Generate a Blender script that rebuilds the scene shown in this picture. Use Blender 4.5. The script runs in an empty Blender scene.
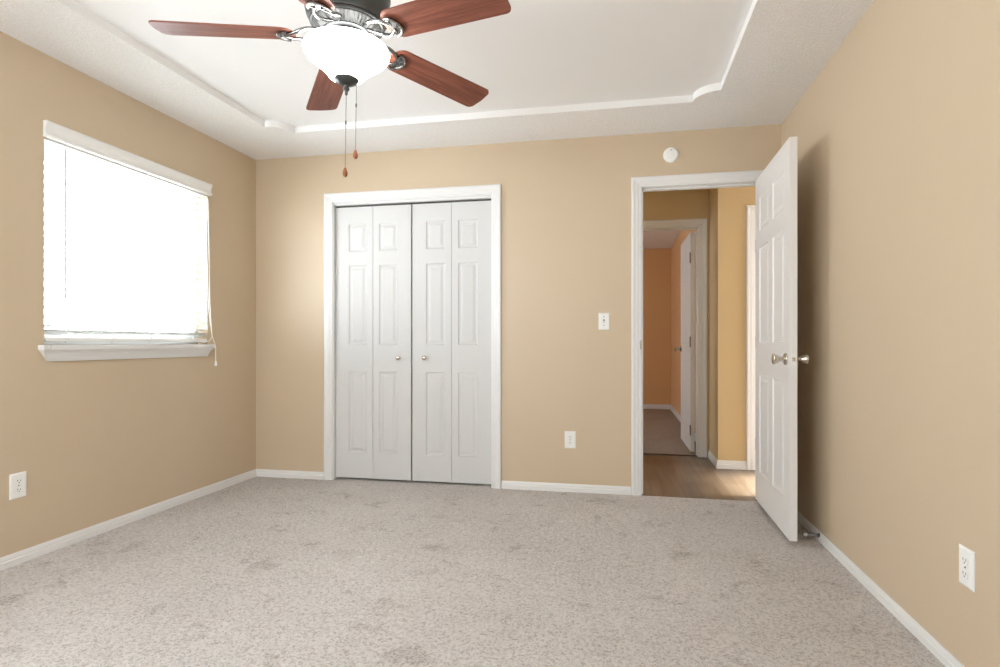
import bpy, bmesh, math, random
from mathutils import Vector, Matrix

S = bpy.context.scene
COL = S.collection
PI = math.pi
R = math.radians

# ------------------------------------------------------------------ camera
cam_data = bpy.data.cameras.new('camera')
cam = bpy.data.objects.new('camera', cam_data)
COL.objects.link(cam)
cam.location = (0, 0, 1.03)
cam.rotation_euler = (R(90), 0, R(11.0146))
cam_data.sensor_width = 36
cam_data.lens = 567.7 * 36 / 1000
cam_data.shift_x = -0.008
cam_data.shift_y = 0.0094
cam_data.clip_start = 0.02
S.camera = cam

# ------------------------------------------------------------------ view, world
S.view_settings.view_transform = 'Standard'
S.view_settings.look = 'None'
S.view_settings.gamma = 1
S.view_settings.use_curve_mapping = False
S.view_settings.exposure = 1.08
W = bpy.data.worlds.new('world')
S.world = W
W.use_nodes = True
wn, wl = W.node_tree.nodes, W.node_tree.links
SKY = 9.0                                       # overcast white daylight
bg = wn['Background']
geo = wn.new('ShaderNodeTexCoord')
sep = wn.new('ShaderNodeSeparateXYZ')
ramp = wn.new('ShaderNodeValToRGB')
wl.new(geo.outputs['Generated'], sep.inputs[0])
wl.new(sep.outputs['Z'], ramp.inputs[0])
ramp.color_ramp.elements[0].position = 0.0
ramp.color_ramp.elements[0].color = (.91, .965, 1.04, 1)
ramp.color_ramp.elements[1].position = 0.12
ramp.color_ramp.elements[1].color = (.885, .965, 1.06, 1)
wl.new(ramp.outputs[0], bg.inputs[0])
bg.inputs[1].default_value = SKY
sun_data = bpy.data.lights.new('sun', 'SUN')                # low sun on the far side of the house, reaches only the hall's added glazed end
sun_data.energy = 12.0
sun_data.color = (1, .95, .87)
sun_data.angle = R(6)
sun = bpy.data.objects.new('sun', sun_data)
COL.objects.link(sun)
sun.location = (6, 4, 5)
sun.rotation_euler = Vector((-1, -.05, -.83)).to_track_quat('-Z', 'Y').to_euler()
S.cycles.max_bounces = 16
S.cycles.diffuse_bounces = 10
S.cycles.transparent_max_bounces = 16
S.cycles.sample_clamp_indirect = 12
S.cycles.use_denoising = True
LAMP = 12.0                                     # glow of the frosted fan bowl


def portal(name, loc, rot, sx, sy):
    l = bpy.data.lights.new(name, 'AREA')
    l.shape = 'RECTANGLE'
    l.size, l.size_y = sx, sy
    l.cycles.is_portal = True
    o = bpy.data.objects.new(name, l)
    COL.objects.link(o)
    o.location, o.rotation_euler = loc, rot
    return o


# sampling portals: they mark the glazed openings daylight comes in by and give no light of their own
portal('daylight_portal_side', (-2.90, 2.85, 1.53), (0, R(-90), 0), 1.04, 1.12)
portal('daylight_portal_front', (-1.70, -0.74, 1.475), (R(90), 0, 0), 1.20, 1.15)
portal('daylight_portal_second', (-2.90, -.025, 1.53), (0, R(-90), 0), 1.04, .85)
portal('daylight_portal_hall', (3.34, 4.48, 1.15), (0, R(90), 0), 1.9, 0.7)
portal('daylight_portal_room', (-2.74, 6.75, 1.5), (0, R(-90), 0), 1.2, .8)

# ------------------------------------------------------------------ materials


def mat(name, col, rough=.5, metal=0., spec=.5, coat=0.):
    m = bpy.data.materials.new(name)
    m.use_nodes = True
    b = m.node_tree.nodes['Principled BSDF']
    b.inputs['Base Color'].default_value = (*col, 1)
    b.inputs['Roughness'].default_value = rough
    b.inputs['Metallic'].default_value = metal
    b.inputs['Specular IOR Level'].default_value = spec
    b.inputs['Coat Weight'].default_value = coat
    return m


def node(m, t, **kw):
    n = m.node_tree.nodes.new(t)
    for k, v in kw.items():
        if k in n.inputs.keys():
            n.inputs[k].default_value = v
        else:
            setattr(n, k, v)
    return n


def link(m, a, b):
    m.node_tree.links.new(a, b)


def bsdf(m):
    return m.node_tree.nodes['Principled BSDF']


def objco(m, scale=(1, 1, 1)):
    t = node(m, 'ShaderNodeTexCoord')
    mp = node(m, 'ShaderNodeMapping')
    mp.inputs['Scale'].default_value = scale
    link(m, t.outputs['Object'], mp.inputs['Vector'])
    return mp.outputs['Vector']


def add_bump(m, height, strength, dist):
    b = node(m, 'ShaderNodeBump')
    b.inputs['Strength'].default_value = strength
    b.inputs['Distance'].default_value = dist
    link(m, height, b.inputs['Height'])
    link(m, b.outputs[0], bsdf(m).inputs['Normal'])
    return b


def mix_col(m, fac, a, b):
    x = node(m, 'ShaderNodeMix', data_type='RGBA')
    link(m, fac, x.inputs[0])
    for i, c in ((6, a), (7, b)):
        if isinstance(c, tuple):
            x.inputs[i].default_value = (*c, 1)
        else:
            link(m, c, x.inputs[i])
    return x.outputs[2]


def ramp_node(m, fac, stops):
    r = node(m, 'ShaderNodeValToRGB')
    link(m, fac, r.inputs[0])
    e = r.color_ramp.elements
    while len(e) < len(stops):
        e.new(.5)
    for k, (p, c) in enumerate(stops):
        e[k].position = p
        e[k].color = (*c, 1) if len(c) == 3 else c
    return r.outputs[0]


def wall_paint(name, col):
    m = mat(name, col, .42, spec=.35)
    v = objco(m)
    n1 = node(m, 'ShaderNodeTexNoise', Scale=160., Detail=3., Roughness=.6)
    link(m, v, n1.inputs['Vector'])
    add_bump(m, n1.outputs[0], .22, .003)
    n2 = node(m, 'ShaderNodeTexNoise', Scale=1.6, Detail=4., Roughness=.6)
    link(m, v, n2.inputs['Vector'])
    d = tuple(c * .955 for c in col)
    u = tuple(min(1, c * 1.03) for c in col)
    link(m, mix_col(m, n2.outputs[0], d, u), bsdf(m).inputs['Base Color'])
    return m


M = {}
TAN = (.585, .472, .334)
M['tan'] = wall_paint('tan_wall_paint', TAN)
M['hall_tan_warm_lit'] = wall_paint('warm_lit_tan_hall_paint', (.62, .47, .265))  # hall's warm light put into the tan, against the cooler sky
M['far_tan_warm_lit'] = wall_paint('warm_lit_tan_room_paint', (.70, .42, .20))  # tan deepened in place of warm light in the far room
M['white_wall'] = mat('white_closet_paint', (.75, .74, .72), .6)
M['trim'] = mat('white_semigloss_trim', (.74, .738, .728), .36)
M['door'] = mat('white_door_paint', (.78, .778, .765), .32)
M['bifold'] = mat('white_bifold_paint', (.63, .63, .622), .55, spec=.25)
M['plate'] = mat('white_plastic', (.84, .84, .82), .30)
M['slot'] = mat('dark_slot', (.05, .045, .04), .6)
M['nickel'] = mat('satin_nickel', (.60, .55, .47), .27, 1.)
M['hinge'] = mat('aged_hinge', (.30, .27, .22), .4, 1.)
M['pewter'] = mat('pewter', (.085, .09, .09), .38, .85)
M['bright_pewter'] = mat('polished_pewter', (.27, .27, .265), .27, 1.)
M['vent'] = mat('brushed_pewter_vent', (.06, .062, .061), .5, .7)
M['track'] = mat('dark_track', (.06, .055, .05), .5)
M['vinyl'] = mat('white_vinyl', (.80, .80, .79), .35)
M['chain'] = mat('chain_metal', (.09, .085, .08), .5, .3)
M['spring'] = mat('steel_spring', (.20, .19, .18), .35, 1.)
M['rubber'] = mat('white_rubber', (.8, .8, .78), .5)
M['fob'] = mat('turned_wood_fob', (.27, .075, .022), .45)
M['gap'] = mat('threshold', (.10, .07, .05), .6)

# slats: white faux wood that lets a little light through
m = mat('white_blind_slat', (.80, .795, .77), .4)
tr = node(m, 'ShaderNodeBsdfTranslucent', Color=(.9, .9, .88, 1))
ms = node(m, 'ShaderNodeMixShader')
ms.inputs[0].default_value = .16
link(m, bsdf(m).outputs[0], ms.inputs[1])
link(m, tr.outputs[0], ms.inputs[2])
link(m, ms.outputs[0], m.node_tree.nodes['Material Output'].inputs[0])
M['slat'] = m
M['string'] = mat('white_cord', (.82, .80, .75), .7)

# thin window glass
m = bpy.data.materials.new('window_glass')
m.use_nodes = True
nt = m.node_tree
nt.nodes.remove(nt.nodes['Principled BSDF'])
t = node(m, 'ShaderNodeBsdfTransparent', Color=(.97, .98, .975, 1))
g = node(m, 'ShaderNodeBsdfGlossy', Roughness=.02)
f = node(m, 'ShaderNodeFresnel', IOR=1.45)
x = node(m, 'ShaderNodeMixShader')
gm = node(m, 'ShaderNodeNewGeometry')
io = node(m, 'ShaderNodeMapRange')                # same reflectance from either side of the pane
io.inputs[3].default_value = 1.45
io.inputs[4].default_value = 1 / 1.45
link(m, gm.outputs['Backfacing'], io.inputs[0])
link(m, io.outputs[0], f.inputs['IOR'])
link(m, f.outputs[0], x.inputs[0])
link(m, t.outputs[0], x.inputs[1])
link(m, g.outputs[0], x.inputs[2])
link(m, x.outputs[0], nt.nodes['Material Output'].inputs[0])
M['glass'] = m

# popcorn ceiling border and smooth tray
m = mat('textured_ceiling_paint', (.83, .825, .815), .75, spec=.3)
v = objco(m)
n1 = node(m, 'ShaderNodeTexNoise', Scale=88., Detail=4., Roughness=.65)
link(m, v, n1.inputs['Vector'])
c1 = ramp_node(m, n1.outputs[0], [(.42, (0, 0, 0)), (.66, (1, 1, 1))])
add_bump(m, c1, .5, .005)
link(m, mix_col(m, c1, (.86, .855, .845), (.94, .938, .93)), bsdf(m).inputs['Base Color'])
M['popcorn'] = m
M['smooth'] = mat('smooth_ceiling_paint', (.85, .848, .84), .55)

# carpet


def carpet(name, c_lo, c_hi):
    """Cut pile: short twisted tufts with the shade between them painted dark, and a few trodden patches."""
    m = mat(name, c_hi, .95, spec=.10)
    v = objco(m)
    warp = node(m, 'ShaderNodeTexNoise', Scale=22., Detail=3.)
    link(m, v, warp.inputs['Vector'])
    wv = node(m, 'ShaderNodeMix', data_type='RGBA', blend_type='LINEAR_LIGHT')
    wv.inputs[0].default_value = .020
    link(m, v, wv.inputs[6])
    link(m, warp.outputs['Color'], wv.inputs[7])
    tuft = node(m, 'ShaderNodeTexNoise', Scale=88., Detail=2.5, Roughness=.62, Distortion=.9)
    link(m, wv.outputs[2], tuft.inputs['Vector'])
    tr_ = ramp_node(m, tuft.outputs[0], [(.36, (0, 0, 0)), (.55, (1, 1, 1))])  # dark end colours in the shade down between tufts
    fine = node(m, 'ShaderNodeTexNoise', Scale=230., Detail=3., Roughness=.7)
    link(m, v, fine.inputs['Vector'])
    fr = ramp_node(m, fine.outputs[0], [(.34, (0, 0, 0)), (.64, (1, 1, 1))])
    spot = node(m, 'ShaderNodeTexNoise', Scale=5.2, Detail=5., Roughness=.62, Distortion=.5)
    link(m, v, spot.inputs['Vector'])
    sr = ramp_node(m, spot.outputs[0], [(.33, (0, 0, 0)), (.42, (1, 1, 1))])
    big = node(m, 'ShaderNodeTexNoise', Scale=1.1, Detail=4., Roughness=.6)
    link(m, v, big.inputs['Vector'])
    br = ramp_node(m, big.outputs[0], [(.38, (0, 0, 0)), (.62, (1, 1, 1))])
    acc = None
    for src, wgt in ((tr_, .46), (fr, .18), (sr, .24), (br, .12)):
        a = node(m, 'ShaderNodeMath', operation='MULTIPLY_ADD')
        link(m, src, a.inputs[0])
        a.inputs[1].default_value = wgt
        a.inputs[2].default_value = 0
        if acc is not None:
            link(m, acc, a.inputs[2])
        acc = a.outputs[0]
    link(m, mix_col(m, acc, c_lo, c_hi), bsdf(m).inputs['Base Color'])
    add_bump(m, tr_, .6, .010)
    return m


M['carpet'] = carpet('beige_carpet', (.255, .218, .190), (.735, .697, .672))
M['carpet_far'] = carpet('carpet_browned_by_light', (.20, .15, .115), (.48, .385, .31))  # carpet browned in its colour for the far room's light

# laminate planks, boards run along y
m = mat('grey_brown_laminate', (.30, .22, .16), .32)
v = objco(m)
rot = node(m, 'ShaderNodeMapping')
rot.inputs['Rotation'].default_value = (0, 0, R(90))
link(m, v, rot.inputs['Vector'])
br = node(m, 'ShaderNodeTexBrick', Scale=1., **{'Mortar Size': .0015, 'Brick Width': 1.1, 'Row Height': .15, 'Mortar Smooth': .3})
br.offset = .37
br.inputs['Color1'].default_value = (.17, .118, .078, 1)
br.inputs['Color2'].default_value = (.26, .195, .14, 1)
br.inputs['Mortar'].default_value = (.12, .08, .055, 1)
link(m, rot.outputs[0], br.inputs['Vector'])
gv = node(m, 'ShaderNodeMapping')
gv.inputs['Scale'].default_value = (28, 1.6, 28)
link(m, v, gv.inputs['Vector'])
gn = node(m, 'ShaderNodeTexNoise', Scale=1., Detail=6., Roughness=.6, Distortion=.4)
link(m, gv.outputs[0], gn.inputs['Vector'])
gr = ramp_node(m, gn.outputs[0], [(.3, (.70, .68, .66)), (.7, (1.2, 1.2, 1.2))])
mu = node(m, 'ShaderNodeMix', data_type='RGBA', blend_type='MULTIPLY')
mu.inputs[0].default_value = 1
link(m, br.outputs['Color'], mu.inputs[6])
link(m, gr, mu.inputs[7])
link(m, mu.outputs[2], bsdf(m).inputs['Base Color'])
M['laminate'] = m

# fan blade veneer, grain along the blade's own x
m = mat('cherry_veneer', (.2, .06, .04), .48, spec=.3)
v = objco(m, (3.5, 60, 60))
n1 = node(m, 'ShaderNodeTexNoise', Scale=1., Detail=6., Roughness=.65, Distortion=.8)
link(m, v, n1.inputs['Vector'])
link(m, ramp_node(m, n1.outputs[0], [(.25, (.105, .032, .020)), (.5, (.205, .066, .040)), (.75, (.31, .115, .070))]), bsdf(m).inputs['Base Color'])
M['cherry'] = m

# glowing frosted bowl
m = mat('lit_frosted_glass', (.9, .9, .88), .3)
bsdf(m).inputs['Emission Color'].default_value = (1, .98, .95, 1)
bsdf(m).inputs['Emission Strength'].default_value = LAMP
M['bowl'] = m

# ------------------------------------------------------------------ mesh helpers


def quad_box(bm, x0, x1, y0, y1, z0, z1):
    vs = [bm.verts.new(p) for p in ((x0, y0, z0), (x1, y0, z0), (x1, y1, z0), (x0, y1, z0), (x0, y0, z1), (x1, y0, z1), (x1, y1, z1), (x0, y1, z1))]
    for f in ((3, 2, 1, 0), (4, 5, 6, 7), (0, 1, 5, 4), (1, 2, 6, 5), (2, 3, 7, 6), (3, 0, 4, 7)):
        bm.faces.new([vs[i] for i in f])
    return vs


def prism(bm, pts, z0, z1):
    a = [bm.verts.new((x, y, z0)) for x, y in pts]
    b = [bm.verts.new((x, y, z1)) for x, y in pts]
    n = len(pts)
    bm.faces.new(a[::-1])
    bm.faces.new(b)
    for i in range(n):
        bm.faces.new((a[i], a[(i + 1) % n], b[(i + 1) % n], b[i]))


def lathe(bm, prof, seg=48, centre=(0, 0, 0), axis='z', flute=None):
    cx, cy, cz = centre
    rings = []
    for k, (r, z) in enumerate(prof):
        ring = []
        if r < 1e-6:
            p = (0, 0, z)
            ring = [p]
        else:
            for i in range(seg):
                a = 2 * PI * i / seg
                dz = flute[k] * (1 if i % 2 else -1) if flute else 0
                ring.append((r * math.cos(a), r * math.sin(a), z + dz))
        out = []
        for (px, py, pz) in ring:
            if axis == 'x':
                px, py, pz = pz, px, py
            elif axis == 'y':
                px, py, pz = px, pz, py
            out.append(bm.verts.new((cx + px, cy + py, cz + pz)))
        rings.append(out)
    for a, b in zip(rings, rings[1:]):
        if len(a) == 1 and len(b) == 1:
            continue
        if len(a) == 1:
            for i in range(seg):
                bm.faces.new((a[0], b[i], b[(i + 1) % seg]))
        elif len(b) == 1:
            for i in range(seg):
                bm.faces.new((a[i], b[0], a[(i + 1) % seg]))
        else:
            for i in range(seg):
                bm.faces.new((a[i], b[i], b[(i + 1) % seg], a[(i + 1) % seg]))
    for end in (rings[0], rings[-1]):
        if len(end) > 1:
            bm.faces.new(end)


def tube(bm, pts, r, seg=10, closed=False):
    pts = [Vector(p) for p in pts]
    n = len(pts)
    rad = r if isinstance(r, (list, tuple)) else [r] * n
    rings = []
    prev = None
    for i in range(n):
        if closed:
            t = pts[(i + 1) % n] - pts[i - 1]
        else:
            t = pts[min(i + 1, n - 1)] - pts[max(i - 1, 0)]
        t.normalize()
        if prev is None:
            up = Vector((0, 0, 1)) if abs(t.z) < .9 else Vector((1, 0, 0))
            u = t.cross(up).normalized()
        else:
            u = (prev - t * prev.dot(t)).normalized()
        w = t.cross(u)
        prev = u
        rings.append([bm.verts.new(pts[i] + (u * math.cos(2 * PI * k / seg) + w * math.sin(2 * PI * k / seg)) * rad[i]) for k in range(seg)])
    m = n if closed else n - 1
    for i in range(m):
        a, b = rings[i], rings[(i + 1) % n]
        for k in range(seg):
            bm.faces.new((a[k], a[(k + 1) % seg], b[(k + 1) % seg], b[k]))
    if not closed:
        bm.faces.new(rings[0][::-1])
        bm.faces.new(rings[-1])


def build(name, bm, material, parent=None, smooth=None, bevel=None):
    bmesh.ops.recalc_face_normals(bm, faces=bm.faces)
    me = bpy.data.meshes.new(name)
    bm.to_mesh(me)
    bm.free()
    o = bpy.data.objects.new(name, me)
    COL.objects.link(o)
    for mm in (material if isinstance(material, (list, tuple)) else [material]):
        me.materials.append(mm)
    if parent is not None:
        o.parent = parent
    if smooth:
        for p in me.polygons:
            p.use_smooth = True
        me.set_sharp_from_angle(angle=R(smooth))
    if bevel:
        b = o.modifiers.new('bevel', 'BEVEL')
        b.width = bevel
        b.segments = 3
        b.limit_method = 'ANGLE'
    return o


def tag(o, label=None, cat=None, group=None, kind=None):
    if label:
        o['label'] = label
    if cat:
        o['category'] = cat
    if group:
        o['group'] = group
    if kind:
        o['kind'] = kind
    return o


def struct(name, bm, material, label, cat, **kw):
    return tag(build(name, bm, material, **kw), label, cat, kind='structure')


def empty(name, loc=(0, 0, 0), rz=0.):
    o = bpy.data.objects.new(name, None)
    COL.objects.link(o)
    o.location = loc
    o.rotation_euler = (0, 0, rz)
    o.empty_display_size = .05
    return o


def boxes(*bs):
    bm = bmesh.new()
    for b in bs:
        quad_box(bm, *b)
    return bm


# ------------------------------------------------------------------ room constants
XL, XR, YB, YF, H = -2.754, 1.034, 3.94, -0.60, 2.445
TOP = 2.55
WT = .12
# window in the left wall, closet and doorway in the back wall
WY0, WY1, WZ0, WZ1 = 2.29, 3.41, 1.020, 2.06
SY0, SY1, SZ0, SZ1 = -.45, .40, 1.005, 2.06
CX0, CX1, CZ = -2.113, -0.878, 2.09
DX0, DX1, DZ = .150, .935, 2.088
YH = YB + WT          # hall side of the back wall
YP, YA = 4.90, 5.36   # hall wall with a door, far alcove wall with a doorway
YR, YE = 5.48, 9.13   # far room, near and end
AX0, AX1 = -.06, .715

# floors
struct('floor', boxes((XL - .02, XR + .02, YF - .02, YB - .008, -.05, 0)), M['carpet'], 'beige cut pile carpet of the empty bedroom', 'floor')
struct('floor_closet', boxes((CX0 - .1, CX1 + .1, YB - .008, YB + .76, -.05, 0)), M['carpet'], 'carpet strip under the closet doors', 'floor')
struct('floor_hall', boxes((-.62, 3.3, YB - .008, YR - .06, -.05, -.004)), M['laminate'], 'grey brown wood plank floor of the hall beyond the doorway', 'floor')
struct('floor_far_room', boxes((-2.62, .82, YR - .06, YE + .02, -.05, 0)), M['carpet_far'], 'carpet of the room beyond the hall', 'floor')

# walls of the bedroom
OX = XL - .14
struct('wall_left', boxes((OX, XL, YF - WT, SY0, 0, TOP), (OX, XL, SY1, WY0, 0, TOP), (OX, XL, SY0, SY1, 0, SZ0), (OX, XL, SY0, SY1, SZ1, TOP), (OX, XL, WY1, YH, 0, TOP), (OX, XL, WY0, WY1, 0, WZ0), (OX, XL, WY0, WY1, WZ1, TOP)), M['tan'], 'tan wall with the blind covered window', 'wall')
struct('wall_back', boxes((XL, CX0, YB, YH, 0, TOP), (CX1, DX0, YB, YH, 0, TOP), (DX1, XR + .12, YB, YH, 0, TOP), (CX0, CX1, YB, YH, CZ, TOP), (DX0, DX1, YB, YH, DZ, TOP)), M['tan'], 'tan wall holding the closet and the open doorway', 'wall')
struct('wall_right', boxes((XR, XR + .12, YF - WT, YB, 0, TOP)), M['tan'], 'long tan wall behind the open door', 'wall')
FX0, FX1, FZ0, FZ1 = -2.30, -1.10, .9, 2.05
struct('wall_front', boxes((OX, FX0, YF - WT, YF, 0, TOP), (FX1, XR, YF - WT, YF, 0, TOP), (FX0, FX1, YF - WT, YF, 0, FZ0), (FX0, FX1, YF - WT, YF, FZ1, TOP)), M['tan'], 'tan wall behind the viewer with an added window', 'wall')

# ceiling: textured border with a tray whose corners are scooped inward
TX0, TX1, TY0, TY1, TR = -2.277, .563, .02, 3.482, .135


def tray_outline(n=10):
    pts = []
    for cx, cy, a0 in ((TX0, TY0, 90), (TX1, TY0, 180), (TX1, TY1, 270), (TX0, TY1, 360)):
        for i in range(n + 1):
            a = R(a0 - 90 * i / n)
            pts.append((cx + TR * math.cos(a), cy + TR * math.sin(a)))
    return pts


TZ = 2.487
tp = tray_outline()
bm = bmesh.new()
outer = [(OX, YF - WT), (XR + .12, YF - WT), (XR + .12, YH), (OX, YH)]
n = len(tp)
vi = [bm.verts.new((x, y, H)) for x, y in tp]
vo_ = [bm.verts.new((x, y, H)) for x, y in outer]
q = n // 4
for k in range(4):
    nk = (k + 1) % 4
    seg = [vi[k * q + i] for i in range(q)]
    for a, b in zip(seg, seg[1:]):
        bm.faces.new((a, b, vo_[k]))
    bm.faces.new((seg[-1], vi[nk * q], vo_[nk], vo_[k]))
border = struct('ceiling', bm, M['popcorn'], 'white textured border of the bedroom ceiling around the tray', 'ceiling')
bm = bmesh.new()
lo = [bm.verts.new((x, y, H)) for x, y in tp]
hi = [bm.verts.new((x, y, TZ)) for x, y in tp]
for i in range(n):
    bm.faces.new((lo[i], lo[(i + 1) % n], hi[(i + 1) % n], hi[i]))
bm.faces.new(hi)
quad_box(bm, OX, XR + .12, YF - WT, YH, TZ + .015, TOP + .05)
struct('ceiling_tray', bm, M['smooth'], 'smooth white raised tray in the middle of the ceiling', 'ceiling')

# baseboards
BPROF = [(0, 0), (.013, 0), (.013, .028), (.0085, .032), (.0085, .040), (.0065, .047), (.004, .055), (0, .055)]


def baseboard(name, p0, p1, nrm, label, h=1.0, mit=(0, 0)):
    """A moulded skirting from p0 to p1 on a wall whose inward normal is nrm; mit > 0 lengthens the front at that end."""
    bm = bmesh.new()
    p0, p1, nrm = Vector((*p0, 0)), Vector((*p1, 0)), Vector((*nrm, 0))
    d = (p1 - p0).normalized()
    ends = []
    for p, sgn, mt in ((p0, -1, mit[0]), (p1, 1, mit[1])):
        ends.append([bm.verts.new(p + nrm * t + d * sgn * t * mt + Vector((0, 0, z * h))) for t, z in BPROF])
    a, b = ends
    k = len(BPROF)
    for i in range(k):
        bm.faces.new((a[i], a[(i + 1) % k], b[(i + 1) % k], b[i]))
    bm.faces.new(a[::-1])
    bm.faces.new(b)
    return struct(name, bm, M['trim'], label, 'baseboard')


CW = .066
baseboard('baseboard_left', (XL, YF), (XL, YB), (1, 0), 'white baseboard along the window wall', mit=(-1, -1))
baseboard('baseboard_back', (XL, YB), (CX0 - CW, YB), (0, -1), 'short white baseboard between the room corner and the closet', mit=(-1, 0))
baseboard('baseboard_middle', (CX1 + CW, YB), (DX0 - CW, YB), (0, -1), 'white baseboard between the closet and the doorway')
baseboard('baseboard_right', (XR, YF), (XR, YB), (-1, 0), 'white baseboard along the wall behind the open door', h=.82, mit=(-1, 0))
baseboard('baseboard_front', (XL, YF), (XR, YF), (0, 1), 'white baseboard on the wall behind the viewer', mit=(-1, -1))

# casings: a moulded profile mitred round an opening
CPROF = [(0, 0), (0, .007), (.004, .010), (.016, .0105), (.022, .0135), (.040, .0145), (.050, .018), (.061, .018), (CW, .015), (CW, 0)]


def casing_bm(bm, x0, x1, z1, y, out, z0=0., xmax=None):
    path = []
    for u, d in CPROF:
        xr = x1 + u if xmax is None else min(x1 + u, xmax)
        path.append([bm.verts.new(p) for p in ((x0 - u, y + out * d, z0), (x0 - u, y + out * d, z1 + u), (xr, y + out * d, z1 + u), (xr, y + out * d, z0))])
    for a, b in zip(path, path[1:]):
        for i in range(3):
            bm.faces.new((a[i], a[i + 1], b[i + 1], b[i]))


def jamb_bm(bm, x0, x1, z1, y0, y1, stop=None, t=.012):
    quad_box(bm, x0 - .001, x0 + t, y0, y1, 0, z1)
    quad_box(bm, x1 - t, x1 + .001, y0, y1, 0, z1)
    quad_box(bm, x0, x1, y0, y1, z1 - t, z1 + .001)
    if stop:
        s0, s1 = stop
        quad_box(bm, x0 + t, x0 + t + .01, s0, s1, 0, z1 - t)
        quad_box(bm, x1 - t - .01, x1 - t, s0, s1, 0, z1 - t)
        quad_box(bm, x0 + t, x1 - t, s0, s1, z1 - t - .01, z1 - t)


bm = bmesh.new()
casing_bm(bm, CX0 + .004, CX1 - .004, CZ - .004, YB, -1)
jamb_bm(bm, CX0, CX1, CZ, YB - .002, YH, t=.010)
quad_box(bm, CX0 + .01, CX1 - .01, YB + .010, YH, 2.065, CZ - .009)
struct('trim_1', bm, M['trim'], 'white moulded casing around the closet doors', 'door casing')
bm = bmesh.new()
casing_bm(bm, DX0 + .002, DX1, DZ - .004, YB, -1)
casing_bm(bm, DX0 + .002, DX1, DZ - .004, YH, 1)
jamb_bm(bm, DX0, DX1, DZ, YB - .002, YH + .002, stop=(YB + .045, YB + .08), t=.006)
door_frame = struct('trim_2', bm, M['trim'], 'white moulded casing around the open doorway to the hall', 'door casing')
bm = boxes((DX0 - .007, DX0 + .003, YB - .0125, YB - .010, .985, 1.045))
build('strike_plate', bm, M['nickel'], door_frame, bevel=.001)

# ------------------------------------------------------------------ panelled doors


def panel_face(bm, w, h, y, sgn, panels):
    """Front of a leaf in the xz plane at y with raised panels; sgn -1 faces -y."""
    xs = sorted({0., w, *[p[0] for p in panels], *[p[1] for p in panels]})
    zs = sorted({0., h, *[p[2] for p in panels], *[p[3] for p in panels]})
    cache = {}

    def V(x, z, d):
        k = (round(x, 5), round(z, 5), round(d, 5))
        if k not in cache:
            cache[k] = bm.verts.new((x, y - sgn * d, z))
        return cache[k]
    done = {(round(p[0], 5), round(p[2], 5)) for p in panels}
    skip = set()
    for p in panels:
        for i, a in enumerate(xs[:-1]):
            for j, b in enumerate(zs[:-1]):
                if p[0] - 1e-6 <= a < p[1] - 1e-6 and p[2] - 1e-6 <= b < p[3] - 1e-6:
                    skip.add((i, j))
        x0, x1, z0, z1 = p
        rings = []
        ix = [x for x in xs if x0 - 1e-6 <= x <= x1 + 1e-6]
        iz = [z for z in zs if z0 - 1e-6 <= z <= z1 + 1e-6]
        for ins, d in ((0, 0), (.005, .005), (.013, .0065), (.018, .0065), (.036, .002)):
            fx = lambda x: x0 + ins + (x - x0) * (x1 - x0 - 2 * ins) / (x1 - x0)
            fz = lambda z: z0 + ins + (z - z0) * (z1 - z0 - 2 * ins) / (z1 - z0)
            loop = [(fx(x), fz(z0)) for x in ix[:-1]] + [(fx(x1), fz(z)) for z in iz[:-1]] + [(fx(x), fz(z1)) for x in ix[:0:-1]] + [(fx(x0), fz(z)) for z in iz[:0:-1]]
            rings.append([V(a, b, d) for a, b in loop])
        for a, b in zip(rings, rings[1:]):
            for i in range(len(a)):
                j = (i + 1) % len(a)
                bm.faces.new((a[i], a[j], b[j], b[i]))
        bm.faces.new(rings[-1])
    for i, a in enumerate(xs[:-1]):
        for j, b in enumerate(zs[:-1]):
            if (i, j) not in skip:
                bm.faces.new((V(a, b, 0), V(xs[i + 1], b, 0), V(xs[i + 1], zs[j + 1], 0), V(a, zs[j + 1], 0)))
    rim = [V(x, 0, 0) for x in xs] + [V(w, z, 0) for z in zs[1:]] + [V(x, h, 0) for x in xs[-2::-1]] + [V(0, z, 0) for z in zs[-2:0:-1]]
    return rim


def leaf_bm(w, h, t, panels):
    bm = bmesh.new()
    a = panel_face(bm, w, h, 0, -1, panels)
    b = panel_face(bm, w, h, t, 1, panels)
    k = len(a)
    for i in range(k):
        bm.faces.new((a[i], a[(i + 1) % k], b[(i + 1) % k], b[i]))
    return bm


PZ = ((.19, .80), (1.00, 1.595), (1.70, 1.905))

# closet bifolds: each pair folds as one thing
FOLD_Y = YB + .030
LH = 2.034


def bifold(name, x_pairs, side, label):
    root = empty(name, (x_pairs[0][0], FOLD_Y, .016))
    tag(root, label, 'closet door', 'closet bifold doors', 'structure')
    for k, (a, b) in enumerate(x_pairs):
        w = b - a
        pan = [((.105, w - .048) if (k == 0) else (.048, w - .105)) for _ in (0,)][0]
        bmm = leaf_bm(w, LH, .032, [(pan[0], pan[1], z0, z1) for z0, z1 in PZ])
        l = build('door_leaf', bmm, M['bifold'], root)
        l.location = (a - x_pairs[0][0], 0, 0)
        if (k == 1) == (side == 0):
            kx = w - .095 if side == 0 else .095
            kb = bmesh.new()
            lathe(kb, [(.0001, -.030), (.010, -.030), (.0155, -.026), (.017, -.020), (.014, -.013), (.008, -.009), (.0075, -.004), (.013, -.002), (.013, .0), (0, .0)], 24, axis='y')
            kn = build('knob', kb, M['nickel'], l, smooth=40)
            kn.location = (kx, 0, .904)
    return root


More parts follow.
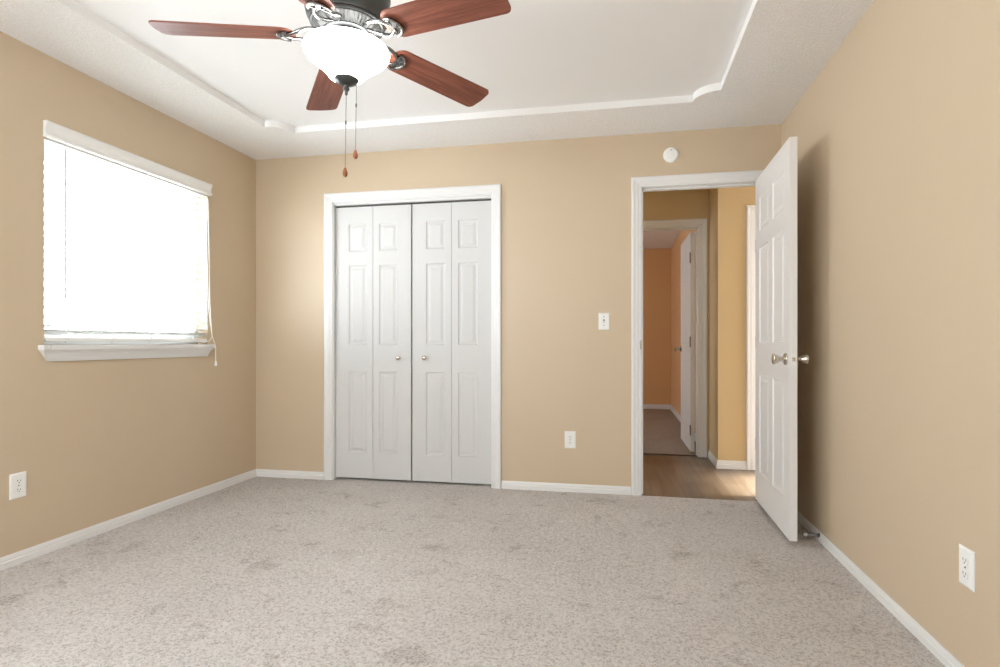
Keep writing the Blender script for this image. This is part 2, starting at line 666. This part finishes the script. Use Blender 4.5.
xa, xb = CX0 + .0125, CX1 - .0125
lw = (xb - xa - .012) / 4
g2 = .0015
bifold('door_1', [(xa, xa + lw - g2), (xa + lw + g2, xa + 2 * lw)], 0, 'white bifold closet door pair nearer the window wall')
bifold('door_2', [(xb - 2 * lw, xb - lw - g2), (xb - lw + g2, xb)], 1, 'white bifold closet door pair nearer the open doorway')
bm = boxes((CX0 + .012, CX1 - .012, FOLD_Y + .006, FOLD_Y + .03, 2.048, 2.066))
struct('trim_3', bm, M['track'], 'dark metal track above the closet doors', 'door track')
# closet interior
cy1 = YB + .75
struct('wall_closet', boxes((CX0 - .1, CX1 + .1, cy1, cy1 + .05, 0, TOP), (CX0 - .15, CX0 - .1, YH, cy1 + .05, 0, TOP), (CX1 + .1, CX1 + .15, YH, cy1 + .05, 0, TOP), (CX0 - .15, CX1 + .15, YH, cy1 + .05, 2.44, TOP)), M['white_wall'], 'inside walls of the closet', 'wall')


def six_panels(w):
    st, mu = .112, .095
    pw = (w - 2 * st - mu) / 2
    out = []
    for z0, z1 in PZ:
        out += [(st, st + pw, z0, z1), (w - st - pw, w - st, z0, z1)]
    return out


KNOB = [(0, 0), (.031, 0), (.031, .006), (.026, .011), (.014, .014), (.0125, .026), (.015, .034), (.021, .044), (.0265, .056), (.0275, .062), (.025, .066), (.012, .069), (0, .070)]


def door_knob(parent, x, z, y, sgn):
    kb = bmesh.new()
    lathe(kb, [(r, sgn * d) for r, d in KNOB], 32, axis='y')
    k = build('door_knob', kb, M['nickel'], parent, smooth=35)
    k.location = (x, y, z)
    return k


def hinge_part(parent, x, y, z, h=.09):
    hb = bmesh.new()
    quad_box(hb, x - .002, x + .026, y - .0015, y + .0015, z - h / 2, z + h / 2)
    tube(hb, [(x, y, z - h / 2 - .004), (x, y, z + h / 2 + .004)], .0065, 10)
    return build('hinge', hb, M['hinge'], parent)


def hinged_door(name, loc, rz, w, label, hinge_side, h=2.040, t=.036, knob=True, knob_z=.917):
    root = empty(name, loc, rz)
    tag(root, label, 'door', kind='structure')
    leaf = build('door_leaf', leaf_bm(w, h, t, six_panels(w)), M['door'], root)
    if knob:
        door_knob(root, w - .06, knob_z, 0, -1)
        door_knob(root, w - .06, knob_z, t, 1)
        lb = boxes((w - .0005, w + .001, t / 2 - .0125, t / 2 + .0125, knob_z - .03, knob_z + .03))
        lp = build('latch_plate', lb, M['plate'], root)
        bb = boxes((w - .001, w + .009, t / 2 - .007, t / 2 + .007, knob_z - .010, knob_z + .010))
        build('latch_bolt', bb, M['nickel'], lp, bevel=.002)
    for z in (.20, 1.02, 1.80):
        hinge_part(root, -.006, hinge_side, z)
    return root


# local x runs from hinge to free edge; the face at y=0 must look towards -x of the room
a = math.atan2(3.085 - 3.885, .848 - .8635)
hinged_door('door_3', (.8635, 3.885, .03), a, .80, 'white six panel door standing open beside the tan wall', .036 + .004)

# ------------------------------------------------------------------ hall and the room beyond
bm = boxes((-.74, AX0, YA, YR, 0, TOP), (AX1, .80, YA, YR, 0, TOP), (AX0, AX1, YA, YR, 2.086, TOP))
struct('wall_alcove', bm, M['hall_tan_warm_lit'], 'tan wall with a cased doorway at the end of the hall alcove', 'wall')
HX0, HX1 = 1.085, 1.85
struct('wall_hall', boxes((.80, HX0, YP, YR, 0, TOP), (HX1, 3.3, YP, YR, 0, TOP), (HX0, HX1, YP, YR, 2.08, TOP), (HX0, HX1, YP + .2, YR, 0, 2.1)), M['hall_tan_warm_lit'], 'tan hall wall with a projecting corner and a door', 'wall')
struct('wall_hall_left', boxes((-.74, -.62, YH, YR, 0, TOP)), M['hall_tan_warm_lit'], 'tan wall closing the hall on the closet side', 'wall')
struct('wall_hall_right', boxes((3.2, 3.3, YB, 4.12, 0, TOP), (3.2, 3.3, 4.84, YP, 0, TOP), (3.2, 3.3, 4.12, 4.84, 2.1, TOP), (3.2, 3.3, 4.12, 4.84, 0, .18), (XR + .12, 3.3, YB, YH, 0, TOP)), M['hall_tan_warm_lit'], 'tan wall with an added glazed panel at the far hall end', 'wall')
struct('ceiling_hall', boxes((-.74, 3.3, YH, YR, 2.44, TOP + .05)), M['smooth'], 'white hall ceiling', 'ceiling')
bm = bmesh.new()
casing_bm(bm, AX0 + .004, AX1, 2.084, YA, -1)
casing_bm(bm, AX0 + .004, AX1, 2.084, YR, 1, xmax=.795)
jamb_bm(bm, AX0, AX1, 2.088, YA - .002, YR + .002, stop=(YR - .075, YR - .045), t=.010)
struct('trim_4', bm, M['trim'], 'white casing around the farther doorway across the hall', 'door casing')
struct('trim_5', boxes((AX0 + .01, AX1 - .01, YR - .075, YR - .045, -.006, .005)), M['gap'], 'dark carpet edge strip under the farther doorway', 'threshold')
baseboard('baseboard_hall', (.80, YP), (HX0 - CW, YP), (0, -1), 'white baseboard on the projecting hall wall', h=1.25, mit=(1, 0))
baseboard('baseboard_alcove', (.80, YA), (.80, YP), (-1, 0), 'white baseboard on the short return of the hall wall', h=1.25, mit=(-1, 1))
bm = bmesh.new()
casing_bm(bm, HX0, HX1, 2.08, YP, -1)
jamb_bm(bm, HX0, HX1, 2.08, YP - .002, YP + .12, stop=(YP + .05, YP + .08), t=.008)
struct('trim_6', bm, M['trim'], 'white casing of the hall door half hidden by the open door', 'door casing')
hinged_door('door_4', (HX0 + .012, YP + .004, .012), 0, HX1 - HX0 - .024, 'white hall door mostly hidden behind the open bedroom door', -.003, h=2.05, knob_z=.93)

# far room
struct('wall_far_left', boxes((-2.72, -2.6, YR, 6.35, 0, TOP), (-2.72, -2.6, 7.15, YE + .1, 0, TOP), (-2.72, -2.6, 6.35, 7.15, 0, .9), (-2.72, -2.6, 6.35, 7.15, 2.1, TOP)), M['far_tan_warm_lit'], 'tan far room wall with an added window', 'wall')
struct('wall_far_right', boxes((.80, .92, YR, YE + .1, 0, TOP)), M['far_tan_warm_lit'], 'tan wall of the far room behind its open door', 'wall')
struct('wall_far_end', boxes((-2.6, .80, YE, YE + .1, 0, TOP)), M['far_tan_warm_lit'], 'tan end wall of the far room seen through both doorways', 'wall')
struct('wall_far_near', boxes((-2.72, -.74, YR - .12, YR, 0, TOP)), M['far_tan_warm_lit'], 'tan near wall of the far room', 'wall')
struct('ceiling_far_room', boxes((-2.72, .92, YR, YE + .1, 2.50, TOP + .05)), M['smooth'], 'white ceiling of the far room', 'ceiling')
baseboard('baseboard_far_end', (-2.6, YE), (.80, YE), (0, -1), 'white baseboard on the end wall of the far room', h=1.3)
baseboard('baseboard_far_right', (.80, YR + .02), (.80, YE), (-1, 0), 'white baseboard on the side wall of the far room', h=1.3)
hinged_door('door_5', (.692, 5.50, .02), R(90.6), .76, 'white six panel door standing open inside the far room', .036 + .003, knob_z=.947)


def simple_window(name, axis, at, depth, a0, a1, z0, z1, label, mull=True):
    """A fixed window with a frame, a middle mullion and two panes in a wall."""
    def bx(u0, u1, d0, d1, w0, w1):
        return (u0, u1, at + d0, at + d1, w0, w1) if axis == 'y' else (at + d0, at + d1, u0, u1, w0, w1)
    root = empty(name)
    tag(root, label, 'window', kind='structure')
    e = .045
    bs = [bx(a0, a0 + e, 0, depth, z0, z1), bx(a1 - e, a1, 0, depth, z0, z1), bx(a0 + e, a1 - e, 0, depth, z0, z0 + e), bx(a0 + e, a1 - e, 0, depth, z1 - e, z1)]
    mid = (a0 + a1) / 2
    if mull:
        bs.append(bx(mid - .02, mid + .02, 0, depth, z0 + e, z1 - e))
    build('window_frame', boxes(*bs), M['vinyl'], root, bevel=.003)
    spans = [(a0 + e, mid - .02), (mid + .02, a1 - e)] if mull else [(a0 + e, a1 - e)]
    for s0, s1 in spans:
        build('window_pane', boxes(bx(s0, s1, depth / 2 - .002, depth / 2 + .002, z0 + e, z1 - e)), M['glass'], root)
    return root


simple_window('added_window_2', 'y', YF - .09, .05, FX0, FX1, FZ0, FZ1, 'unseen window behind the viewer, added for daylight')  # out of view, added to fill the bedroom with daylight
simple_window('added_window_5', 'x', OX + .02, .05, SY0, SY1, SZ0, SZ1, 'unseen window beside the viewer, added for daylight')  # added fill daylight from beside the camera
simple_window('added_window_3', 'x', -2.70, .05, 6.35, 7.15, .9, 2.1, 'unseen window added to light the far room')  # added so daylight reaches the far room
simple_window('added_window_4', 'x', 3.24, .04, 4.12, 4.84, .18, 2.1, 'unseen glazed panel added to light the hall', mull=False)  # added opening for daylight and sun in the hall

# ------------------------------------------------------------------ bedroom window and blind
root = empty('window_1', (XL, (WY0 + WY1) / 2, WZ0))
tag(root, 'bright double hung window in the tan wall, behind the white blind', 'window', kind='structure')
yc = (WY0 + WY1) / 2


def wpart(name, bs, material, bevel=None):
    bm = boxes(*[(x0 - XL, x1 - XL, y0 - yc, y1 - yc, z0 - WZ0, z1 - WZ0) for x0, x1, y0, y1, z0, z1 in bs])
    return build(name, bm, material, root, bevel=bevel)


fx0, fx1 = OX + .005, XL - .075
e = .035
wpart('window_frame', [(fx0, fx1, WY0, WY0 + e, WZ0, WZ1), (fx0, fx1, WY1 - e, WY1, WZ0, WZ1), (fx0, fx1, WY0 + e, WY1 - e, WZ0, WZ0 + e), (fx0, fx1, WY0 + e, WY1 - e, WZ1 - e, WZ1)], M['vinyl'], .003)
MR = 1.545
for nm, z0, z1, x0, x1 in (('upper_sash', MR - .02, WZ1 - e, fx0 + .008, fx0 + .028), ('lower_sash', WZ0 + e, MR + .02, fx0 + .030, fx0 + .052)):
    s = .032
    y0, y1 = WY0 + e, WY1 - e
    sash = wpart(nm, [(x0, x1, y0, y0 + s, z0, z1), (x0, x1, y1 - s, y1, z0, z1), (x0, x1, y0 + s, y1 - s, z0, z0 + s), (x0, x1, y0 + s, y1 - s, z1 - s, z1)], M['vinyl'], .002)
    pane = wpart('window_pane', [((x0 + x1) / 2 - .002, (x0 + x1) / 2 + .002, y0 + s, y1 - s, z0 + s, z1 - s)], M['glass'])
    pane.parent = sash
# stool with horns and a moulded apron
bm = bmesh.new()
quad_box(bm, XL - .078 - XL, .040, WY0 - yc, WY1 - yc, -.027, 0)
quad_box(bm, 0, .040, 2.256 - yc, WY0 - yc, -.027, 0)
quad_box(bm, 0, .040, WY1 - yc, 3.440 - yc, -.027, 0)
build('window_stool', bm, M['trim'], root, bevel=.005)
bm = bmesh.new()
AP = [(0, -.027), (.030, -.027), (.030, -.034), (.024, -.044), (.017, -.060), (.013, -.077), (.011, -.081), (0, -.081)]
ya, yb = 2.264 - yc, 3.424 - yc
ends = [[bm.verts.new((d, y + s * (.030 if z > -.03 else .030 - d) * (0 if z > -.03 else 1.3), z)) for d, z in AP] for y, s in ((ya, 1), (yb, -1))]
k = len(AP)
for i in range(k):
    bm.faces.new((ends[0][i], ends[0][(i + 1) % k], ends[1][(i + 1) % k], ends[1][i]))
bm.faces.new(ends[0])
bm.faces.new(ends[1])
build('window_apron', bm, M['trim'], root)

# blind: its own thing, hung in the window opening
BX = XL - .022
blind = empty('window_blind', (BX, yc, WZ0))
tag(blind, 'white horizontal slat blind with valance hanging open in the sunny window', 'blind')


def bpart(name, bm, material, parent=blind, **kw):
    return build(name, bm, material, parent, **kw)


def rel(x, y, z):
    return (x - BX, y - yc, z - WZ0)


bm = bmesh.new()
VP = [(0, 0), (.019, 0), (.024, .004), (.024, .012), (.017, .018), (.014, .030), (.016, .050), (.023, .060), (.026, .072), (.022, .078), (0, .078)]
vy0, vy1 = 2.282, 3.428
ends = [[bm.verts.new(rel(XL + .002 + d, y, 2.037 + z)) for d, z in VP] for y in (vy0, vy1)]
k = len(VP)
for i in range(k):
    bm.faces.new((ends[0][i], ends[0][(i + 1) % k], ends[1][(i + 1) % k], ends[1][i]))
bm.faces.new(ends[0])
bm.faces.new(ends[1])
bpart('valance', bm, M['plate'], smooth=30)
bm = bmesh.new()
quad_box(bm, *[c for ab in zip(rel(XL - .055, WY0 + .008, 2.026), rel(XL - .004, WY1 - .008, 2.056)) for c in ab])
bpart('headrail', bm, M['plate'], bevel=.003)
bm = bmesh.new()
SW = .050
pitch = .0462
slat_z = [1.070 + .008 + i * .010 for i in range(2)]
z = 1.070 + .042
while z < 2.0:
    slat_z.append(z)
    z += pitch
for z in slat_z:
    cr = []
    for y in (WY0 + .006, WY1 - .006):
        row = []
        for i in range(7):
            u = -1 + 2 * i / 6
            row.append((BX + u * SW / 2, y, z + .0022 * (1 - u * u) + u * .006))
        cr.append(row)
    lo_ = [[bm.verts.new(rel(*p)) for p in r] for r in cr]
    hi_ = [[bm.verts.new(rel(p[0], p[1], p[2] + .0028)) for p in r] for r in cr]
    for g in (lo_, hi_):
        for i in range(6):
            bm.faces.new((g[0][i], g[0][i + 1], g[1][i + 1], g[1][i]))
    for j in (0, 1):
        for i in range(6):
            bm.faces.new((lo_[j][i], lo_[j][i + 1], hi_[j][i + 1], hi_[j][i]))
    for i in (0, 6):
        bm.faces.new((lo_[0][i], lo_[1][i], hi_[1][i], hi_[0][i]))
bpart('slats', bm, M['slat'])
bm = bmesh.new()
quad_box(bm, *[c for ab in zip(rel(BX - .026, WY0 + .006, 1.036), rel(BX + .026, WY1 - .006, 1.056)) for c in ab])
bpart('bottom_rail', bm, M['plate'], bevel=.003)
LAD = (2.41, 2.675, 2.935, 3.22)
for y in LAD:
    bm = bmesh.new()
    for dx in (-.027, .027):
        tube(bm, [rel(BX + dx, y, 1.04), rel(BX + dx, y, 2.01)], .0012, 6)
    for z in slat_z:
        tube(bm, [rel(BX - .027, y, z - .002), rel(BX + .027, y, z - .002)], .0007, 5)
    lb = bpart('ladder_cord', bm, M['string'])
    bm = bmesh.new()
    lathe(bm, [(0, 0), (.008, 0), (.008, .004), (0, .004)], 14)
    pl = bpart('cord_plug', bm, M['plate'], lb)
    pl.location = rel(BX + .018, y, 1.0325)
wx = XL + .030
bm = bmesh.new()
tube(bm, [rel(XL - .010, 2.372, 2.03), rel(wx - .01, 2.372, 2.025), rel(wx, 2.372, 2.005)], .002, 8)
tube(bm, [rel(wx, 2.372, 2.008), rel(wx, 2.372, 1.265)], .0048, 6)
lathe(bm, [(0, -.012), (.006, -.010), (.007, 0), (.005, .012), (0, .014)], 10, rel(wx, 2.372, 1.262))
tag(bpart('tilt_wand', bm, mat('clear_grey_wand', (.52, .52, .51), .3)), 'clear grey tilt wand')
bm = bmesh.new()
kz = 1.075
kx = XL + .034
tube(bm, [rel(XL - .002, 3.375, 2.03), rel(XL + .02, 3.375, 2.0), rel(XL + .024, 3.378, 1.6), rel(XL + .028, 3.39, 1.25), rel(kx, 3.415, kz)], .0022, 8)
tube(bm, [rel(XL - .002, 3.392, 2.03), rel(XL + .02, 3.392, 2.0), rel(XL + .024, 3.398, 1.6), rel(XL + .028, 3.40, 1.3), rel(kx, 3.415, kz)], .0022, 8)
tube(bm, [rel(kx, 3.415, kz), rel(kx - .004, 3.395, 1.045), rel(XL + .012, 3.365, 1.03), rel(XL - .002, 3.34, 1.044)], .0022, 8)
tube(bm, [rel(kx, 3.415, kz), rel(XL + .041, 3.432, 1.03), rel(XL + .044, 3.437, 1.0), rel(XL + .043, 3.438, .905)], .0022, 8)
cord = bpart('lift_cord', bm, M['string'])
bm = bmesh.new()
lathe(bm, [(0, .034), (.004, .034), (.006, .028), (.0095, .004), (.009, 0), (0, 0)], 14, rel(XL + .043, 3.438, .872))
bpart('cord_tassel', bm, M['plate'], cord, smooth=40)

# ------------------------------------------------------------------ ceiling fan
FX, FY = -.985, 1.944
fan = empty('ceiling_fan', (FX + .007, FY, TZ))
fan.rotation_euler = (R(-.5), R(.7), 0)                   # hangs a touch out of true
tag(fan, 'ceiling fan with five reddish wood blades and a lit white glass bowl', 'ceiling fan')


def fpart(name, prof, material, parent=fan, seg=56, flute=None, smooth=35):
    bm = bmesh.new()
    lathe(bm, [(r, z - TZ) for r, z in prof], seg, flute=flute)
    return build(name, bm, material, parent, smooth=smooth)


fpart('canopy', [(0, TZ), (.082, TZ), (.085, 2.475), (.080, 2.455), (.066, 2.435), (.060, 2.425), (.060, 2.40), (0, 2.40)], M['pewter'])
fpart('motor_housing', [(0, 2.405), (.070, 2.405), (.105, 2.395), (.130, 2.372), (.146, 2.345), (.150, 2.318), (.155, 2.314), (.155, 2.304), (.152, 2.300), (.153, 2.272), (.151, 2.248), (.145, 2.224), (.136, 2.207), (.132, 2.204), (.134, 2.200), (.131, 2.195), (0, 2.195)], M['pewter'])
fpart('vent_ring', [(0, 2.197), (.125, 2.197), (.122, 2.191), (.106, 2.179), (.088, 2.169), (0, 2.169)], M['vent'], seg=96, flute=[0, 0, .0006, .0018, .0010, 0], smooth=None)
fpart('switch_housing', [(0, 2.171), (.084, 2.171), (.087, 2.166), (.082, 2.160), (.074, 2.156), (.072, 2.146), (.080, 2.138), (.098, 2.130), (.102, 2.122), (.100, 2.116), (0, 2.116)], M['pewter'])
bowl = fpart('glass_bowl', [(.098, 2.114), (.118, 2.120), (.138, 2.119), (.150, 2.113), (.1545, 2.103), (.152, 2.092), (.143, 2.080), (.129, 2.068), (.112, 2.056), (.096, 2.044), (.082, 2.031), (.071, 2.018), (.062, 2.007), (.050, 2.001), (0, 1.999)], M['bowl'], smooth=60)
tag(bowl, 'lit frosted white glass bowl')
fin = fpart('finial', [(0, 2.005), (.042, 2.005), (.045, 2.000), (.040, 1.991), (.025, 1.982), (.010, 1.977), (.008, 1.972), (.011, 1.968), (.011, 1.962), (.006, 1.957), (.005, 1.945), (.003, 1.942), (0, 1.942)], M['pewter'])


def pull_chain(dx, dy, z0, z1, zb):
    bm = bmesh.new()
    n = int((z0 - z1) / .006)
    for i in range(n):
        zz = z0 - (i + .5) * (z0 - z1) / n
        lathe(bm, [(0, zz - .0022 - TZ), (.0018, zz - TZ), (0, zz + .0022 - TZ)], 6, (dx, dy, 0))
    tube(bm, [(dx, dy, z0 - TZ), (dx, dy, z1 - TZ)], .0009, 6)
    lathe(bm, [(0, zb - .008 - TZ), (.003, zb - .006 - TZ), (.003, zb + .006 - TZ), (0, zb + .008 - TZ)], 8, (dx, dy, 0))
    c = build('pull_chain', bm, M['chain'], fan)
    fb = bmesh.new()
    lathe(fb, [(0, 0), (.004, 0), (.0052, -.005), (.0080, -.013), (.0092, -.021), (.0078, -.028), (.004, -.032), (0, -.033)], 18)
    f_ = build('chain_fob', fb, M['fob'], c, smooth=50)
    f_.location = (dx, dy, z1 - TZ + .002)
    return c


pull_chain(0, 0, 1.945, 1.672, 1.842)
pull_chain(.037, .006, 1.992, 1.738, 1.905)

# one blade with its iron, then four copies
BZ = 2.153
PITCH = math.tan(R(12))


def tilt(x, y, z):
    k = min(1, max(0, (x - .13) / .05))
    return (x, y, z - k * PITCH * y + BZ - TZ - .044 * max(0, x - .16))   # the blades droop slightly


def blade_outline():
    pts = []
    r0, r1, w0, w1, c = .182, .660, .063, .070, .026
    for i in range(13):                                             # rounded root
        a = R(90 + 180 * i / 12)
        pts.append((r0 + .045 + .045 * math.cos(a), w0 * math.sin(a)))
    for i in range(7):
        a = R(-90 + 90 * i / 6)
        pts.append((r1 - c - .004 + c * math.cos(a), -w1 + c + c * math.sin(a)))
    pts.append((r1, 0))
    for i in range(7):
        a = R(0 + 90 * i / 6)
        pts.append((r1 - c - .004 + c * math.cos(a), w1 - c + c * math.sin(a)))
    return pts


bm = bmesh.new()
bo = blade_outline()
lo_ = [bm.verts.new(tilt(x, y, -.003)) for x, y in bo]
hi_ = [bm.verts.new(tilt(x, y, .003)) for x, y in bo]
bm.faces.new(lo_[::-1])
bm.faces.new(hi_)
for i in range(len(bo)):
    j = (i + 1) % len(bo)
    bm.faces.new((lo_[i], lo_[j], hi_[j], hi_[i]))
bmesh.ops.triangulate(bm, faces=[f for f in bm.faces if len(f.verts) > 4])
blade = build('blade', bm, M['cherry'], fan, bevel=.0015)
bm = bmesh.new()
# scrolled iron: an open loop from the hub to a half-moon seat under the blade
for s in (-1, 1):
    P = []
    for i in range(15):
        t = i / 14
        x = .088 + .128 * t
        y = s * (.012 + .030 * math.sin(PI * min(1, t * 1.05)) ** .8)
        zz = .026 * (1 - t) ** 1.6 - .010
        P.append(tilt(x, y, zz))
    tube(bm, P, [.0075 - .002 * abs(i - 7) / 7 for i in range(15)], 10)
moon = []
for i in range(17):
    a = R(-90 + 180 * i / 16)
    moon.append((.205 + .040 * math.cos(a), .041 * math.sin(a)))
lo_ = [bm.verts.new(tilt(x, y, -.0105)) for x, y in moon]
hi_ = [bm.verts.new(tilt(x, y, -.0035)) for x, y in moon]
bm.faces.new(lo_[::-1])
bm.faces.new(hi_)
for i in range(len(moon)):
    j = (i + 1) % len(moon)
    bm.faces.new((lo_[i], lo_[j], hi_[j], hi_[i]))
rimp = [tilt(x, y, -.011) for x, y in moon]
tube(bm, rimp, .005, 8)
iron = build('blade_iron', bm, M['bright_pewter'], blade, smooth=40)
sb = bmesh.new()
for x, y in ((.215, -.022), (.215, .022), (.232, 0)):
    p = tilt(x, y, -.0105)
    lathe(sb, [(0, -.003), (.003, -.0028), (.005, -.001), (.005, .001), (0, .001)], 10, p)
screws = build('blade_screws', sb, M['pewter'], blade)
PH = 127.2
blade.rotation_euler = (0, 0, R(PH))
for k in range(1, 5):
    b2 = blade.copy()
    COL.objects.link(b2)
    b2.parent = fan
    b2.rotation_euler = (0, 0, R(PH + 72 * k))
    for ch in (iron, screws):
        c2 = ch.copy()
        COL.objects.link(c2)
        c2.parent = b2

# ------------------------------------------------------------------ wall fittings


def plate_bm(w, h, t=.006):
    bm = bmesh.new()
    o = [(-w / 2, -h / 2), (w / 2, -h / 2), (w / 2, h / 2), (-w / 2, h / 2)]
    i_ = [(x - math.copysign(.006, x), z - math.copysign(.006, z)) for x, z in o]
    a = [bm.verts.new((x, 0, z)) for x, z in o]
    b = [bm.verts.new((x, -t * .45, z)) for x, z in o]
    c = [bm.verts.new((x, -t, z)) for x, z in i_]
    for p, q2 in ((a, b), (b, c)):
        for k in range(4):
            bm.faces.new((p[k], p[(k + 1) % 4], q2[(k + 1) % 4], q2[k]))
    bm.faces.new(c)
    bm.faces.new(a[::-1])
    return bm


def outlet(loc, rz, label):
    root = empty('wall_outlet', loc, rz)
    tag(root, label, 'outlet', 'white wall outlets')
    build('cover_plate', plate_bm(.076, .118), M['plate'], root)
    for z in (.0205, -.0205):
        bm = bmesh.new()
        pts = []
        for i in range(24):
            a = 2 * PI * i / 24
            pts.append((.0165 * math.cos(a), max(-.0125, min(.0125, .0165 * math.sin(a)))))
        f0 = [bm.verts.new((x, -.005, z + y)) for x, y in pts]
        f1 = [bm.verts.new((x, -.0085, z + y)) for x, y in pts]
        for i in range(24):
            bm.faces.new((f0[i], f0[(i + 1) % 24], f1[(i + 1) % 24], f1[i]))
        bm.faces.new(f1)
        rc = build('receptacle', bm, M['plate'], root)
        sb = boxes((-.0075, -.0052, -.0088, -.0078, z - .001, z + .0075), (.0052, .0075, -.0088, -.0078, z - .001, z + .0065))
        lathe(sb, [(0, -.0088), (.0026, -.0088), (.0026, -.0078), (0, -.0078)], 10, (0, 0, z - .0065), 'y')
        build('slots', sb, M['slot'], rc)
    sb = bmesh.new()
    lathe(sb, [(0, -.0072), (.003, -.0068), (.0035, -.0055), (0, -.0055)], 12, (0, 0, 0), 'y')
    build('screw', sb, M['bright_pewter'], root)
    return root


outlet((XL, 2.165, .364), R(90), 'white wall outlet low on the tan wall below the window')
outlet((-.328, YB, .360), 0, 'white wall outlet between the closet and the open doorway')
outlet((XR, 1.947, .352), R(-90), 'white wall outlet on the long wall the open door stands against')

sw = empty('light_switch', (-.0975, YB, 1.178))
tag(sw, 'white toggle light switch on the tan wall beside the open doorway', 'light switch')
build('cover_plate', plate_bm(.074, .115), M['plate'], sw)
bm = boxes((-.0055, .0055, -.0068, -.0055, -.0125, .0125))
build('toggle_slot', bm, M['slot'], sw)
bm = bmesh.new()
vs = [(-.004, -.006, -.012), (.004, -.006, -.012), (.004, -.006, .004), (-.004, -.006, .004), (-.0035, -.017, -.013), (.0035, -.017, -.013), (.0035, -.017, -.006), (-.0035, -.017, -.006)]
v = [bm.verts.new(p) for p in vs]
for f in ((0, 1, 2, 3), (4, 5, 6, 7), (0, 1, 5, 4), (1, 2, 6, 5), (2, 3, 7, 6), (3, 0, 4, 7)):
    bm.faces.new([v[i] for i in f])
build('toggle', bm, M['plate'], sw)
for z in (-.030, .030):
    sb = bmesh.new()
    lathe(sb, [(0, -.0075), (.003, -.0072), (.0035, -.0058), (0, -.0058)], 12, (0, 0, z), 'y')
    build('cover_screw', sb, M['bright_pewter'], sw)

sd = empty('smoke_detector', (.345, YB, 2.288))
tag(sd, 'round white smoke detector on the tan wall above the open doorway', 'smoke detector')
bm = bmesh.new()
lathe(bm, [(0, 0), (.051, 0), (.051, -.006), (.049, -.008), (0, -.008)], 40, axis='y')
build('base_ring', bm, M['plate'], sd, smooth=35)
bm = bmesh.new()
lathe(bm, [(0, -.007), (.047, -.008), (.047, -.015), (.044, -.019), (.038, -.021), (.022, -.022), (.020, -.0205), (.018, -.022), (0, -.0225)], 40, axis='y')
build('cover', bm, M['plate'], sd, smooth=35)
bm = boxes((-.004, .004, -.0235, -.0215, .026, .029))
build('indicator', bm, M['slot'], sd)

ds = empty('door_stop', (XR - .0105, 3.205, .030))
tag(ds, 'spring door stop with white tip on the baseboard behind the open door', 'door stop')
bm = bmesh.new()
lathe(bm, [(0, .001), (.011, .001), (.011, -.003), (.007, -.006), (0, -.006)], 18, axis='x')
build('stop_base', bm, M['spring'], ds)
bm = bmesh.new()
P = []
for i in range(15 * 12 + 1):
    a = 2 * PI * i / 12
    t = i / (15 * 12)
    P.append((-.004 - .054 * t, .0058 * math.cos(a), .0058 * math.sin(a)))
tube(bm, P, .0013, 6)
build('spring', bm, M['spring'], ds)
bm = bmesh.new()
lathe(bm, [(0, -.074), (.006, -.074), (.0085, -.071), (.0085, -.060), (.006, -.056), (0, -.056)], 18, axis='x')
build('rubber_tip', bm, M['rubber'], ds, smooth=35)
